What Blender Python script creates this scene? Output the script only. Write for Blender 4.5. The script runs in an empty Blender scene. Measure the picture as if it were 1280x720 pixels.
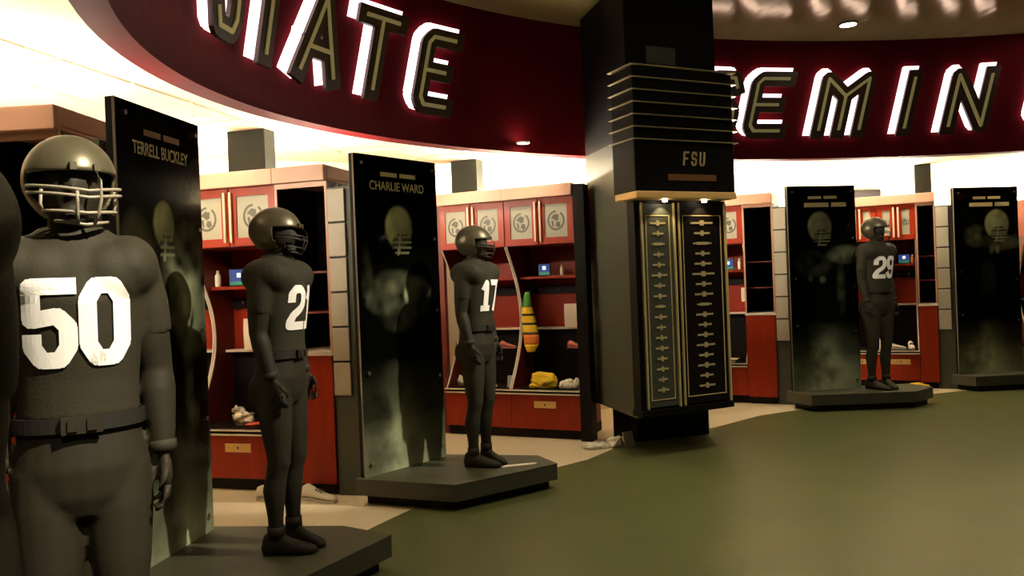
import bpy, bmesh, math, random
from mathutils import Vector, Matrix, noise
from mathutils.bvhtree import BVHTree
random.seed(7)
S = bpy.context.scene
C = S.collection
PI = math.pi
R = math.radians

# ------------------------------------------------------------------ camera
cam_d = bpy.data.cameras.new('camera'); cam = bpy.data.objects.new('camera', cam_d); C.objects.link(cam)
cam_d.sensor_width = 36; cam_d.lens = 36 * 1000 / 1280; cam_d.clip_start = .05
pit, rol = R(-0.34), R(2.2)
fw = Vector((0, math.cos(pit), math.sin(pit))); up0 = Vector((0, -math.sin(pit), math.cos(pit))); rt0 = Vector((1, 0, 0))
rt = rt0 * math.cos(rol) - up0 * math.sin(rol); up = rt0 * math.sin(rol) + up0 * math.cos(rol)
m = Matrix((rt, up, -fw)).transposed().to_4x4(); m.translation = (0, 0, 1.6)
cam.matrix_world = m
S.camera = cam

# ------------------------------------------------------------------ world, exposure
W = bpy.data.worlds.new('world'); S.world = W; W.use_nodes = True
W.node_tree.nodes['Background'].inputs[0].default_value = (1, .9, .68, 1)
W.node_tree.nodes['Background'].inputs[1].default_value = .012
S.view_settings.view_transform = 'Standard'; S.view_settings.look = 'None'
S.view_settings.exposure = 0; S.view_settings.gamma = 1; S.view_settings.use_curve_mapping = False

# light levels
COVE = 330          # emission of the cove tubes on top of the lockers
DOWN = 190          # watts of a downlight in the raised ceiling
LOCKER_DOWN = 40   # watts of a downlight over the locker fronts
SIGN = 2.6         # emission of the sign letters

# ------------------------------------------------------------------ helpers
def mat(name, col, rough=.6, metal=0, var=0, scale=8, bump=0, emit=0, spec=.5, stretch=(1, 1, 1), ecol=None, coat=0, bscale=None):
    M = bpy.data.materials.new(name); M.use_nodes = True
    nt = M.node_tree; b = nt.nodes['Principled BSDF']
    b.inputs['Base Color'].default_value = (*col, 1); b.inputs['Roughness'].default_value = rough
    b.inputs['Metallic'].default_value = metal; b.inputs['Specular IOR Level'].default_value = spec
    if coat: b.inputs['Coat Weight'].default_value = coat; b.inputs['Coat Roughness'].default_value = .12
    if emit:
        b.inputs['Emission Color'].default_value = (*(ecol or col), 1); b.inputs['Emission Strength'].default_value = emit
    if var or bump:
        tc = nt.nodes.new('ShaderNodeTexCoord'); mp = nt.nodes.new('ShaderNodeMapping'); mp.inputs['Scale'].default_value = stretch
        nz = nt.nodes.new('ShaderNodeTexNoise'); nz.inputs['Scale'].default_value = scale; nz.inputs['Detail'].default_value = 5
        nt.links.new(tc.outputs['Object'], mp.inputs[0]); nt.links.new(mp.outputs[0], nz.inputs[0])
        if var:
            mx = nt.nodes.new('ShaderNodeMix'); mx.data_type = 'RGBA'
            mx.inputs[6].default_value = (*[c * (1 - var) for c in col], 1); mx.inputs[7].default_value = (*[min(1, c * (1 + var)) for c in col], 1)
            nt.links.new(nz.outputs[0], mx.inputs[0]); nt.links.new(mx.outputs[2], b.inputs['Base Color'])
        if bump:
            src = nz
            if bscale:
                src = nt.nodes.new('ShaderNodeTexNoise'); src.inputs['Scale'].default_value = bscale; nt.links.new(mp.outputs[0], src.inputs[0])
            bp = nt.nodes.new('ShaderNodeBump'); bp.inputs['Strength'].default_value = bump; bp.inputs['Distance'].default_value = .02
            nt.links.new(src.outputs[0], bp.inputs['Height']); nt.links.new(bp.outputs[0], b.inputs['Normal'])
    return M

M = dict(
    cream=mat('cream_plaster', (.80, .70, .50), .8, var=.04, scale=3),
    tile=mat('ceiling_tile', (.74, .64, .44), .85, var=.05, scale=40),
    floor_cream=mat('cream_floor', (.62, .53, .36), .45, var=.06, scale=5),
    carpet=mat('green_floor', (.082, .090, .030), .38, var=.22, scale=2.2, bump=.05, bscale=60, spec=.4),
    maroon=mat('maroon_bulkhead', (.10, .004, .007), .7, var=.15, scale=3, spec=.04),
    gold_ceiling=mat('gold_gloss_ceiling', (.62, .54, .24), .15, metal=.5, bump=.35, scale=3.5, stretch=(1.6, .35, 1), var=.15),
    crown=mat('pale_crown_wood', (.48, .25, .165), .4, var=.1, scale=4, stretch=(.4, 3, 3)),
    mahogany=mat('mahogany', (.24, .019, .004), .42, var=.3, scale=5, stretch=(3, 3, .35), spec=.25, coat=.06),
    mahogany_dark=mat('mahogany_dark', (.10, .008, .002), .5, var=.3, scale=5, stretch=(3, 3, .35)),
    blackwood=mat('black_laminate', (.006, .004, .004), .5, spec=.12),
    edge=mat('pale_edge_trim', (.72, .64, .54), .4),
    emblem_bg=mat('emblem_panel_beige', (.28, .26, .19), .5, var=.06, scale=6),
    emblem=mat('emblem_charcoal', (.06, .055, .04), .5),
    handle=mat('pale_wood_handle', (.62, .38, .24), .35),
    brass=mat('brass_plate', (.80, .52, .20), .4, metal=.25, var=.08, scale=20),
    gold=mat('gold_line', (.62, .50, .24), .4, metal=.2),
    post=mat('dark_green_grey_post', (.045, .048, .034), .55, var=.12, scale=4),
    column=mat('column_green_grey', (.040, .045, .028), .5, var=.12, scale=3),
    pier=mat('pier_dark_green', (.013, .015, .010), .6, var=.12, scale=3, spec=.2),
    grey_tile=mat('grey_tile', (.44, .40, .31), .5, var=.08, scale=5),
    black=mat('black_satin', (.004, .003, .003), .5, spec=.12),
    panel_edge=mat('panel_edge', (.16, .13, .09), .4),
    steel=mat('steel_bolt', (.75, .72, .65), .25, metal=1),
    plat_top=mat('platform_top', (.062, .062, .034), .5, var=.15, scale=3),
    plat_side=mat('platform_side', (.045, .042, .028), .5),
    charcoal=mat('mannequin_charcoal', (.022, .018, .010), .65, spec=.25, var=.1, scale=6, bump=.04, bscale=90),
    jersey=mat('jersey_charcoal', (.030, .026, .015), .7, spec=.22, var=.1, scale=6, bump=.08, bscale=120),
    helmet=mat('helmet_satin_olive', (.12, .105, .062), .36, metal=.45, var=.05, scale=4),
    mask=mat('facemask_grey', (.30, .26, .19), .4),
    belt=mat('belt_black', (.016, .014, .011), .5),
    number=mat('white_number', (.95, .93, .88), .6),
    letter_face=mat('letter_face_dark', (.045, .022, .010), .45),
    letter_glow=mat('letter_glow', (1, .9, .88), .5, emit=SIGN, ecol=(1, .72, .74)),
    letter_inline=mat('letter_inline_gold', (.42, .36, .16), .4, emit=.10, ecol=(.9, .75, .3)),
    cove=mat('cove_tube', (1, .95, .8), .5, emit=COVE, ecol=(1, .89, .68)),
    cove_far=mat('cove_tube_bright', (1, .95, .8), .5, emit=COVE * 2.6, ecol=(1, .89, .68)),
    lamp=mat('lamp_disc', (1, .95, .8), .5, emit=25, ecol=(1, .88, .66)),
    panel_text=mat('panel_text_gold', (.78, .70, .42), .5),
    bronze=mat('bronze_bar', (.22, .11, .04), .4, metal=.4),
    plaque=mat('plaque_gold', (.55, .47, .26), .35, metal=.3),
    white_cloth=mat('white_cloth', (.78, .72, .58), .85, bump=.3, scale=25),
    yellow=mat('yellow_cloth', (.85, .56, .02), .8, bump=.3, scale=25),
    green=mat('green_cloth', (.06, .25, .03), .8), red=mat('red_cloth', (.55, .06, .03), .7),
    orange=mat('orange_cloth', (.75, .20, .03), .8),
    stripe=mat('black_stripe', (.02, .015, .01), .8),
    pink=mat('pink_red_shoe', (.55, .16, .11), .6),
    paper=mat('paper', (.85, .74, .58), .8),
    silver=mat('silver_bag', (.65, .58, .45), .3, metal=.4, bump=.6, scale=30),
    screen=mat('tablet_screen', (.02, .04, .12), .2, emit=.35, ecol=(.08, .14, .5)),
    screen_icon=mat('screen_icon', (1, 1, 1), .3, emit=1.2, ecol=(.9, .95, 1)),
    screen_green=mat('screen_green', (.02, .1, .06), .3, emit=.25, ecol=(.05, .5, .3)),
    blue=mat('blue_grey', (.30, .36, .42), .5),
    rubber=mat('rubber_sole', (.55, .50, .40), .7),
)

def link(name, me, mt, parent=None, loc=None, rz=0):
    o = bpy.data.objects.new(name, me); C.objects.link(o)
    if mt is not None and not me.materials: me.materials.append(mt)
    if parent: o.parent = parent
    if loc is not None: o.location = loc
    if rz: o.rotation_euler[2] = rz
    return o

def tag(o, label=None, cat=None, group=None, kind=None):
    if label: o['label'] = label
    if cat: o['category'] = cat
    if group: o['group'] = group
    if kind: o['kind'] = kind
    return o

def thing(name, label, cat, loc=(0, 0, 0), rz=0, group=None):
    o = bpy.data.objects.new(name, None); C.objects.link(o); o.location = loc; o.rotation_euler[2] = rz
    o.empty_display_size = .1
    return tag(o, label, cat, group)

def copy_tree(o, parent=None):
    c = o.copy(); C.objects.link(c)
    if parent: c.parent = parent
    for ch in [x for x in C.objects if x.parent == o]: copy_tree(ch, c)
    return c

class B:
    def __init__(s): s.v = []; s.f = []
    def add(s, v, f):
        n = len(s.v); s.v += [tuple(p) for p in v]; s.f += [tuple(i + n for i in q) for q in f]; return s
    def box(s, x0, x1, y0, y1, z0, z1):
        return s.add([(x0, y0, z0), (x1, y0, z0), (x1, y1, z0), (x0, y1, z0), (x0, y0, z1), (x1, y0, z1), (x1, y1, z1), (x0, y1, z1)],
                     [(0, 3, 2, 1), (4, 5, 6, 7), (0, 1, 5, 4), (1, 2, 6, 5), (2, 3, 7, 6), (3, 0, 4, 7)])
    def prism(s, poly, z0, z1):
        n = len(poly)
        return s.add([(x, y, z0) for x, y in poly] + [(x, y, z1) for x, y in poly],
                     [tuple(range(n - 1, -1, -1)), tuple(range(n, 2 * n))] + [(i, (i + 1) % n, n + (i + 1) % n, n + i) for i in range(n)])
    def prism_x(s, poly, x0, x1):            # polygon in (y, z) extruded along x
        n = len(poly)
        return s.add([(x0, y, z) for y, z in poly] + [(x1, y, z) for y, z in poly],
                     [tuple(range(n)), tuple(range(2 * n - 1, n - 1, -1))] + [(i, n + i, n + (i + 1) % n, (i + 1) % n) for i in range(n)])
    def prism_y(s, poly, y0, y1):            # polygon in (x, z) extruded along y
        n = len(poly)
        return s.add([(x, y0, z) for x, z in poly] + [(x, y1, z) for x, z in poly],
                     [tuple(range(n)), tuple(range(2 * n - 1, n - 1, -1))] + [(i, n + i, n + (i + 1) % n, (i + 1) % n) for i in range(n)])
    def rings(s, rings):
        n = len(rings[0]); v = [p for r in rings for p in r]; f = []
        for k in range(len(rings) - 1):
            for i in range(n):
                j = (i + 1) % n; f.append((k * n + i, k * n + j, (k + 1) * n + j, (k + 1) * n + i))
        f.append(tuple(range(n - 1, -1, -1))); f.append(tuple(range((len(rings) - 1) * n, len(rings) * n)))
        return s.add(v, f)
    def tube(s, pts, r, n=8):
        pts = [Vector(p) for p in pts]; rs = r if isinstance(r, (list, tuple)) else [r] * len(pts); out = []
        for i, p in enumerate(pts):
            d = (pts[min(i + 1, len(pts) - 1)] - pts[max(i - 1, 0)]).normalized()
            a = d.cross(Vector((0, 0, 1)) if abs(d.z) < .9 else Vector((0, 1, 0))).normalized(); b = d.cross(a)
            out.append([p + (a * math.cos(t) + b * math.sin(t)) * rs[i] for t in [2 * PI * k / n for k in range(n)]])
        return s.rings(out)
    def zloft(s, data, n=20):                # (z, cx, cy, rx, ry)
        return s.rings([[(cx + rx * math.cos(2 * PI * k / n), cy + ry * math.sin(2 * PI * k / n), z) for k in range(n)] for z, cx, cy, rx, ry in data])
    def ellipsoid(s, c, r, n=18, m=10):
        rg = []
        for j in range(m + 1):
            t = PI * (j + .02) / (m + .04); rg.append([(c[0] + r[0] * math.sin(t) * math.cos(2 * PI * k / n), c[1] + r[1] * math.sin(t) * math.sin(2 * PI * k / n), c[2] - r[2] * math.cos(t)) for k in range(n)])
        return s.rings(rg)
    def mesh(s, name, smooth=False):
        me = bpy.data.meshes.new(name); me.from_pydata(s.v, [], s.f)
        bm = bmesh.new(); bm.from_mesh(me); bmesh.ops.recalc_face_normals(bm, faces=bm.faces); bm.to_mesh(me); bm.free()
        if smooth: me.polygons.foreach_set('use_smooth', [True] * len(me.polygons))
        return me
    def build(s, name, mt, parent=None, loc=None, rz=0, smooth=False):
        return link(name, s.mesh(name, smooth), mt, parent, loc, rz)

def bevel(o, w=.004):
    b = o.modifiers.new('bevel', 'BEVEL'); b.width = w; b.segments = 2; b.limit_method = 'ANGLE'; return o

def baked(o, mods):
    """apply modifiers (name, type, settings) and store the result as the object's own mesh"""
    for n, t, kv in mods:
        md = o.modifiers.new(n, t)
        for k, v in kv.items(): setattr(md, k, v)
    dg = bpy.context.evaluated_depsgraph_get(); dg.update()
    me = bpy.data.meshes.new_from_object(o.evaluated_get(dg)); mt = o.data.materials[0] if o.data.materials else None
    o.modifiers.clear(); o.data = me
    if mt and not me.materials: me.materials.append(mt)
    me.polygons.foreach_set('use_smooth', [True] * len(me.polygons))
    return o

def lump(name, mt, size, seed, loc=None, parent=None, amp=.35, rz=0, freq=2.5):
    bm = bmesh.new(); bmesh.ops.create_icosphere(bm, subdivisions=4, radius=1)
    off = Vector((seed * 3.1, seed * 1.7, seed))
    for v in bm.verts:
        d = 1 + amp * noise.noise(v.co * freq * .5 + off) + amp * .5 * noise.noise(v.co * freq * 1.4 + off)
        p = v.co * d
        v.co = (p.x * size[0], p.y * size[1], max(p.z, -.55) * size[2] + .55 * size[2])
    me = bpy.data.meshes.new(name); bm.to_mesh(me); bm.free()
    me.polygons.foreach_set('use_smooth', [True] * len(me.polygons))
    return link(name, me, mt, parent, loc, rz)

def spot(name, loc, watts, angle, parent, blend=.6, size=.06, col=(1, .86, .62), rot=(0, 0, 0)):
    l = bpy.data.lights.new(name, 'SPOT'); l.energy = watts; l.spot_size = R(angle); l.spot_blend = blend; l.shadow_soft_size = size; l.color = col
    o = bpy.data.objects.new(name, l); C.objects.link(o); o.location = loc; o.rotation_euler = rot
    if parent: o.parent = parent
    return o

# ------------------------------------------------------------------ plan of the room
CX, CY, EA, EB = 4.8, 4.6, 6.7, 4.7          # the oval of the bulkhead
ZB, ZLOW, ZTOP = 2.9, 2.99, 4.25
def oval(th, off=0):
    x, y = CX + EA * math.cos(th), CY + EB * math.sin(th)
    n = Vector((math.cos(th) / EA, math.sin(th) / EB)).normalized()
    return Vector((x + n.x * off, y + n.y * off))
WALL = [(-4.5, .2), (-4.5, 3), (-4.5, 5), (-4.25, 6.6), (-3.6, 7.9), (-.7, 9.3), (.9, 9.75), (2.6, 11.0), (4.85, 11.75), (7, 12.0), (10, 11.4), (12.2, 9.6)]

# floor
fl = B().prism([(-4.6, -.6), (12.5, -.6), (12.5, 12.4), (-4.6, 12.4)], -.12, 0).build('floor', M['floor_cream']); tag(fl, kind='structure', label='cream floor border along the lockers', cat='floor')
CARPET = [(-2.75, -.6), (-2.6, 1.2), (-1.9, 3.3), (-.976, 5.374), (-.72, 5.86), (-.1, 6.5), (.618, 7.12), (1.12, 7.86), (2.067, 8.389), (2.734, 8.994), (4.2, 9.75), (5.846, 10.25), (8, 10.6), (11, 9.5), (12.4, 7), (12.4, -.6)]
cp = B().prism(CARPET, .0005, .005).build('carpet_inlay', M['carpet'], fl)

# walls
def wall_strip(name, pts, z0, z1, t, mt):
    b = B()
    for (x0, y0), (x1, y1) in zip(pts, pts[1:]):
        d = Vector((x1 - x0, y1 - y0)).normalized(); n = Vector((-d.y, d.x)) * t
        b.prism([(x0, y0), (x1, y1), (x1 + n.x, y1 + n.y), (x0 + n.x, y0 + n.y)], z0, z1)
    o = b.build(name, mt); tag(o, kind='structure'); return o
tag(wall_strip('wall_left', WALL[:5], 0, 3.05, .12, M['cream']), 'cream wall above the left lockers', 'wall')
tag(wall_strip('wall_back', WALL[4:], 0, 3.05, .12, M['cream']), 'cream wall above the far lockers', 'wall')

# low ceiling: a ring between the oval and the wall
N = 96
b = B()
outer = []
poly = WALL + [(12.4, 3), (12.4, -.5), (-4.3, -.5)]
def cast(th):
    c = Vector((CX, CY)); d = (oval(th) - c).normalized(); best = None
    for (x0, y0), (x1, y1) in zip(poly, poly[1:] + poly[:1]):
        e = Vector((x1 - x0, y1 - y0)); den = d.x * e.y - d.y * e.x
        if abs(den) < 1e-9: continue
        w = Vector((x0, y0)) - c; t = (w.x * e.y - w.y * e.x) / den; u = (w.x * d.y - w.y * d.x) / den
        if t > 0 and -1e-6 <= u <= 1 + 1e-6 and (best is None or t < best): best = t
    return c + d * best
for i in range(N):
    t0, t1 = 2 * PI * i / N, 2 * PI * (i + 1) / N
    a0, a1, c0, c1 = oval(t0, .04), oval(t1, .04), cast(t0), cast(t1)
    b.prism([tuple(a0), tuple(c0), tuple(c1), tuple(a1)], ZLOW, ZLOW + .08)
low = b.build('ceiling', M['cream']); tag(low, 'low cream ceiling over the lockers', 'ceiling', kind='structure')
# lay-in tiles of the low ceiling on the left
tm = B().box(-.285, .285, -.285, .285, 0, .012).mesh('ceiling_tile')
ang = R(-14); ca, sa = math.cos(ang), math.sin(ang)
def inside(px, py):
    c = False; j = len(poly) - 1
    for i in range(len(poly)):
        xi, yi = poly[i]; xj, yj = poly[j]
        if (yi > py) != (yj > py) and px < (xj - xi) * (py - yi) / (yj - yi) + xi: c = not c
        j = i
    return c
for i in range(-2, 14):
    for j in range(-1, 16):
        lx, ly = i * .6, j * .6; x, y = -4.2 + lx * ca - ly * sa, 1.6 + lx * sa + ly * ca
        ok = True
        for ex, ey in ((-.3, -.3), (.3, -.3), (.3, .3), (-.3, .3)):
            qx, qy = x + ex * ca - ey * sa, y + ex * sa + ey * ca
            if not inside(qx, qy) or ((qx - CX) / (EA + .45)) ** 2 + ((qy - CY) / (EB + .45)) ** 2 < 1 or qx > 2.5: ok = False
        if ok and y > 1.5: link('ceiling_tile', tm, M['tile'], low, (x, y, ZLOW - .012), ang)

# raised glossy ceiling
rc = B().prism([tuple(oval(2 * PI * i / N, .1)) for i in range(N)], ZTOP, ZTOP + .1).build('ceiling', M['gold_ceiling']); tag(rc, 'raised glossy gold ceiling inside the oval', 'ceiling', kind='structure')

# bulkhead: a solid band swept round the oval
b = B(); prof = [(0, ZB), (.16, ZB), (.16, ZTOP + .1), (0, ZTOP + .1)]
v = []; f = []
for i in range(N * 2):
    th = 2 * PI * i / (N * 2)
    for o_, z in prof: p = oval(th, o_); v.append((p.x, p.y, z))
for i in range(N * 2):
    j = (i + 1) % (N * 2)
    for k in range(4): f.append((i * 4 + k, j * 4 + k, j * 4 + (k + 1) % 4, i * 4 + (k + 1) % 4))
bk = B().add(v, f).build('trim_1', M['maroon'], smooth=False); tag(bk, 'curved maroon bulkhead carrying the illuminated letters', 'bulkhead', kind='structure')

# ------------------------------------------------------------------ sign letters
GL = {'S': [[(1, .8), (.85, 1), (.18, 1), (0, .85), (0, .64), (.16, .52), (.84, .48), (1, .36), (1, .15), (.82, 0), (.15, 0), (0, .2)]],
      'T': [[(0, 1), (1, 1)], [(.5, 1), (.5, 0)]], 'A': [[(0, 0), (.5, 1), (1, 0)], [(.2, .33), (.8, .33)]],
      'E': [[(1, 1), (.15, 1), (0, .9), (0, .1), (.15, 0), (1, 0)], [(0, .5), (.8, .5)]],
      'M': [[(0, 0), (0, 1), (.5, .66), (1, 1), (1, 0)], [(.5, .66), (.5, 0)]], 'I': [[(.5, 1), (.5, 0)]],
      'N': [[(0, 0), (0, 1), (1, 0), (1, 1)]], 'O': [[(.2, 0), (0, .15), (0, .85), (.2, 1), (.8, 1), (1, .85), (1, .15), (.8, 0), (.2, 0)]],
      'L': [[(0, 1), (0, 0), (1, 0)]], 'F': [[(1, 1), (0, 1), (0, 0)], [(0, .5), (.75, .5)]], 'U': [[(0, 1), (0, .15), (.15, 0), (.85, 0), (1, .15), (1, 1)]],
      '0': [[(.25, 0), (0, .2), (0, .8), (.25, 1), (.75, 1), (1, .8), (1, .2), (.75, 0), (.25, 0)]],
      '1': [[(.15, .8), (.55, 1), (.55, 0)], [(.15, 0), (.95, 0)]],
      '2': [[(0, .75), (0, .88), (.22, 1), (.78, 1), (1, .85), (1, .62), (.8, .48), (.2, .3), (0, .12), (0, 0), (1, 0)]],
      '5': [[(1, 1), (0, 1), (0, .55), (.7, .6), (1, .45), (1, .18), (.75, 0), (.25, 0), (0, .18), (0, .25)]],
      '7': [[(0, 1), (1, 1), (.45, 0)]], '9': [[(1, .55), (.25, .45), (0, .6), (0, .85), (.25, 1), (.75, 1), (1, .85), (1, .2), (.75, 0), (.2, 0), (0, .15)]]}
def strokes(ch, w, h, sw, cap=.5):
    """flat pieces (polygons) of a glyph that fits w x h, stroke sw"""
    out = []; iw, ih = w - SWREF[0], h - SWREF[0]
    for pl in GL[ch]:
        P = [Vector((SWREF[0] / 2 + x * iw, SWREF[0] / 2 + y * ih)) for x, y in pl]
        for a, c in zip(P, P[1:]):
            d = (c - a).normalized(); n = Vector((-d.y, d.x)) * sw / 2
            out.append([a - n, c - n, c + n, a + n])
        for k, p in enumerate(P):
            if k in (0, len(P) - 1) and (P[0] - P[-1]).length > 1e-6:
                q = P[1] if k == 0 else P[-2]; d = (p - q).normalized(); n = Vector((-d.y, d.x)) * sw / 2; e = d * sw * cap
                out.append([p - n, p + e - n, p + e + n, p + n] )
            else: out.append([p + Vector((math.cos(t), math.sin(t))) * sw / 2 for t in [PI / 8 + PI / 4 * i for i in range(8)]])
    return out
SWREF = [.17]
arc = []; s_ = 0; last = None
for i in range(0, 1801):
    th = R(185 - i * .1); p = oval(th)
    if last is not None: s_ += (p - last).length
    last = p; arc.append((s_, th))
def th_of(s):
    lo, hi = 0, len(arc) - 1
    while hi - lo > 1:
        md = (lo + hi) // 2
        if arc[md][0] < s: lo = md
        else: hi = md
    t = (s - arc[lo][0]) / (arc[hi][0] - arc[lo][0]); return arc[lo][1] * (1 - t) + arc[hi][1] * t
def s_of(th): return min(arc, key=lambda q: abs(q[1] - th))[0]
ITAL = .27
def sign_layer(polys, s0, z0, d0, d1, dx=0, dz=0):
    b = B()
    for pg in polys:
        front, back = [], []
        for p in pg:
            s = s0 + p.x + (p.y) * ITAL + dx; th = th_of(s); z = z0 + p.y + dz
            q0, q1 = oval(th, -d0), oval(th, -d1); back.append((q0.x, q0.y, z)); front.append((q1.x, q1.y, z))
        n = len(pg)
        b.add(back + front, [tuple(range(n)), tuple(range(2 * n - 1, n - 1, -1))] + [(i, n + i, n + (i + 1) % n, (i + 1) % n) for i in range(n)])
    return b
def sign_letter(ch, th_left, w, z0, h, label, word):
    s0 = s_of(R(th_left)); SWREF[0] = .17
    c = oval(R(th_left) - .03); t = thing('sign_letter', label, 'letter', (0, 0, 0), 0, 'letters of the word ' + word)
    sign_layer(strokes(ch, w, h, .175), s0, z0, .01, .05, -.048, .045).build('glowing_back', M['letter_glow'], t)
    sign_layer(strokes(ch, w, h, .165), s0, z0, .05, .085, .0, 0).build('face', M['letter_face'], t)
    sign_layer(strokes(ch, w, h, .034, -.9), s0, z0, .085, .094).build('inline', M['letter_inline'], t)
    t['th'] = th_left
sign_letter('S', 175.9, .40, 3.22, .80, 'illuminated italic letter S starting the left word, top cut by the frame', 'STATE')
sign_letter('T', 170.4, .46, 3.18, .80, 'first illuminated letter T of the left word, beside the S', 'STATE')
sign_letter('A', 163.9, .56, 3.17, .80, 'illuminated italic letter A between the two letters T', 'STATE')
sign_letter('T', 156.4, .56, 3.17, .80, 'second illuminated letter T of the left word, beside its last letter', 'STATE')
sign_letter('E', 148.2, .48, 3.14, .80, 'illuminated letter E ending the left word', 'STATE')
sign_letter('S', 114.5, .52, 3.12, .76, 'illuminated letter S of the right word, half hidden by the dark column', 'SEMINOLES')
sign_letter('E', 109.2, .55, 3.12, .76, 'illuminated letter E in the right word, second letter after the column', 'SEMINOLES')
sign_letter('M', 101.7, .66, 3.12, .76, 'illuminated wide letter M in the right word', 'SEMINOLES')
sign_letter('I', 92.9, .18, 3.12, .76, 'illuminated narrow letter I between the M and N', 'SEMINOLES')
sign_letter('N', 88.5, .54, 3.12, .76, 'illuminated letter N in the right word near the frame edge', 'SEMINOLES')
sign_letter('O', 80.2, .56, 3.12, .76, 'illuminated letter O after the N, cut by the right frame edge', 'SEMINOLES')
sign_letter('L', 73.2, .48, 3.12, .76, 'illuminated letter L after the O, beyond the right frame edge', 'SEMINOLES')

# ------------------------------------------------------------------ lamps of the raised ceiling
for k, (x, y, lab, ang_) in enumerate([(3.72, 8.62, 'bright recessed downlight in the gold ceiling above the M', 46), (6.0, 8.72, 'bright recessed downlight in the gold ceiling at the right frame edge', 46),
                                 (2.0, 2.2, 'recessed downlight in the gold ceiling nearest the camera', 100), (1.9, 4.0, 'recessed downlight in the gold ceiling facing the twenty-one mannequin', 100),
                                 (1.5, 5.5, 'recessed downlight in the gold ceiling facing the seventeen mannequin', 100), (2.9, 6.3, 'recessed downlight in the gold ceiling before the column', 100),
                                 (4.9, 6.6, 'recessed downlight in the gold ceiling facing the twenty-nine mannequin', 100), (3.4, 3.8, 'recessed downlight in the middle of the gold ceiling', 100)]):
    t = thing('ceiling_downlight', lab, 'downlight', (x, y, ZTOP), 0, 'downlights in the raised ceiling')
    n = 20
    B().prism([(.085 * math.cos(2 * PI * i / n), .085 * math.sin(2 * PI * i / n)) for i in range(n)], -.012, -.004).build('lens', M['lamp'], t)
    rg = B()
    for i in range(n):
        a0, a1 = 2 * PI * i / n, 2 * PI * (i + 1) / n
        rg.prism([(.085 * math.cos(a0), .085 * math.sin(a0)), (.11 * math.cos(a0), .11 * math.sin(a0)), (.11 * math.cos(a1), .11 * math.sin(a1)), (.085 * math.cos(a1), .085 * math.sin(a1))], -.016, 0)
    rg.build('trim_ring', M['panel_edge'], t)
    spot('lamp_light', (0, 0, -.03), DOWN if ang_ > 60 else DOWN * .35, ang_, t, .8, .08)

# spotlights added to brighten the mannequins and their numbers, not known fittings
def accent(src, dst, watts, ang_, lab):
    t = thing('added_spotlight', lab, 'spotlight', (src[0], src[1], ZTOP), 0, 'added spotlights aimed at the mannequins')
    d = (Vector(dst) - Vector((src[0], src[1], ZTOP - .14))).normalized()
    B().tube([(0, 0, 0), (0, 0, -.10)], .012, 10).build('stem', M['black'], t)
    c = Vector((0, 0, -.14)); B().tube([c - d * .07, c - d * .065, c + d * .06, c + d * .07], [.02, .04, .045, .046], 16).build('can', M['black'], t)
    B().tube([c + d * .062, c + d * .073], .036, 16).build('lens', M['lamp'], t)
    o = spot('accent_light', c + d * .10, watts, ang_, t, .5, .05, (1, .88, .68)); o.rotation_euler = d.to_track_quat('-Z', 'Y').to_euler()
accent((1.1, 1.0), (-1.2, 2.2, 1.5), 1300, 24, 'added black spotlight aimed at the number fifty mannequin')
accent((2.2, 3.6), (-1.3, 4.3, 1.35), 950, 20, 'added black spotlight aimed at the twenty-one mannequin')
accent((2.9, 5.0), (-.4, 6.2, 1.35), 900, 20, 'added black spotlight aimed at the seventeen mannequin')
accent((4.2, 6.0), (4.2, 9.4, 1.4), 240, 22, 'added black spotlight aimed at the twenty-nine mannequin')

# ------------------------------------------------------------------ lockers
DEP = .62
def notch(z): return .02 + .33 * math.sin(PI * max(0, min(1, (z - .5) / 1.48))) ** 1.0
def emblem_mesh():
    b = B(); n = 20
    for i in range(n):
        a0, a1 = 2 * PI * i / n, 2 * PI * (i + 1) / n
        if 2 < i < 5: continue
        ro, ri = .074, .060
        b.prism_y([(ri * math.cos(a0), ri * math.sin(a0)), (ro * math.cos(a0), ro * math.sin(a0)), (ro * math.cos(a1), ro * math.sin(a1)), (ri * math.cos(a1), ri * math.sin(a1))], -.002, 0)
    b.prism_y([(-.045, .02), (-.01, .048), (.025, .04), (.02, .005), (.0, -.005), (-.02, .01)], -.002, 0)
    b.prism_y([(.005, -.01), (.03, -.012), (.038, -.04), (.015, -.055), (-.005, -.035)], -.002, 0)
    b.prism_y([(-.04, -.005), (-.025, 0), (-.02, -.05), (-.034, -.04)], -.002, 0)
    return b.mesh('emblem')
EMB = emblem_mesh()
def crown(t, w, right_end=False, left_end=False):
    b = B().box(0, w, -.05, .0, 2.455, 2.58).box(0, w, 0, DEP, 2.455, 2.475)
    if right_end: b.box(w - .03, w, 0, DEP, 2.475, 2.58)
    if left_end: b.box(0, .03, 0, DEP, 2.475, 2.58)
    bevel(b.build('crown', M['crown'], t), .006)
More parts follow.
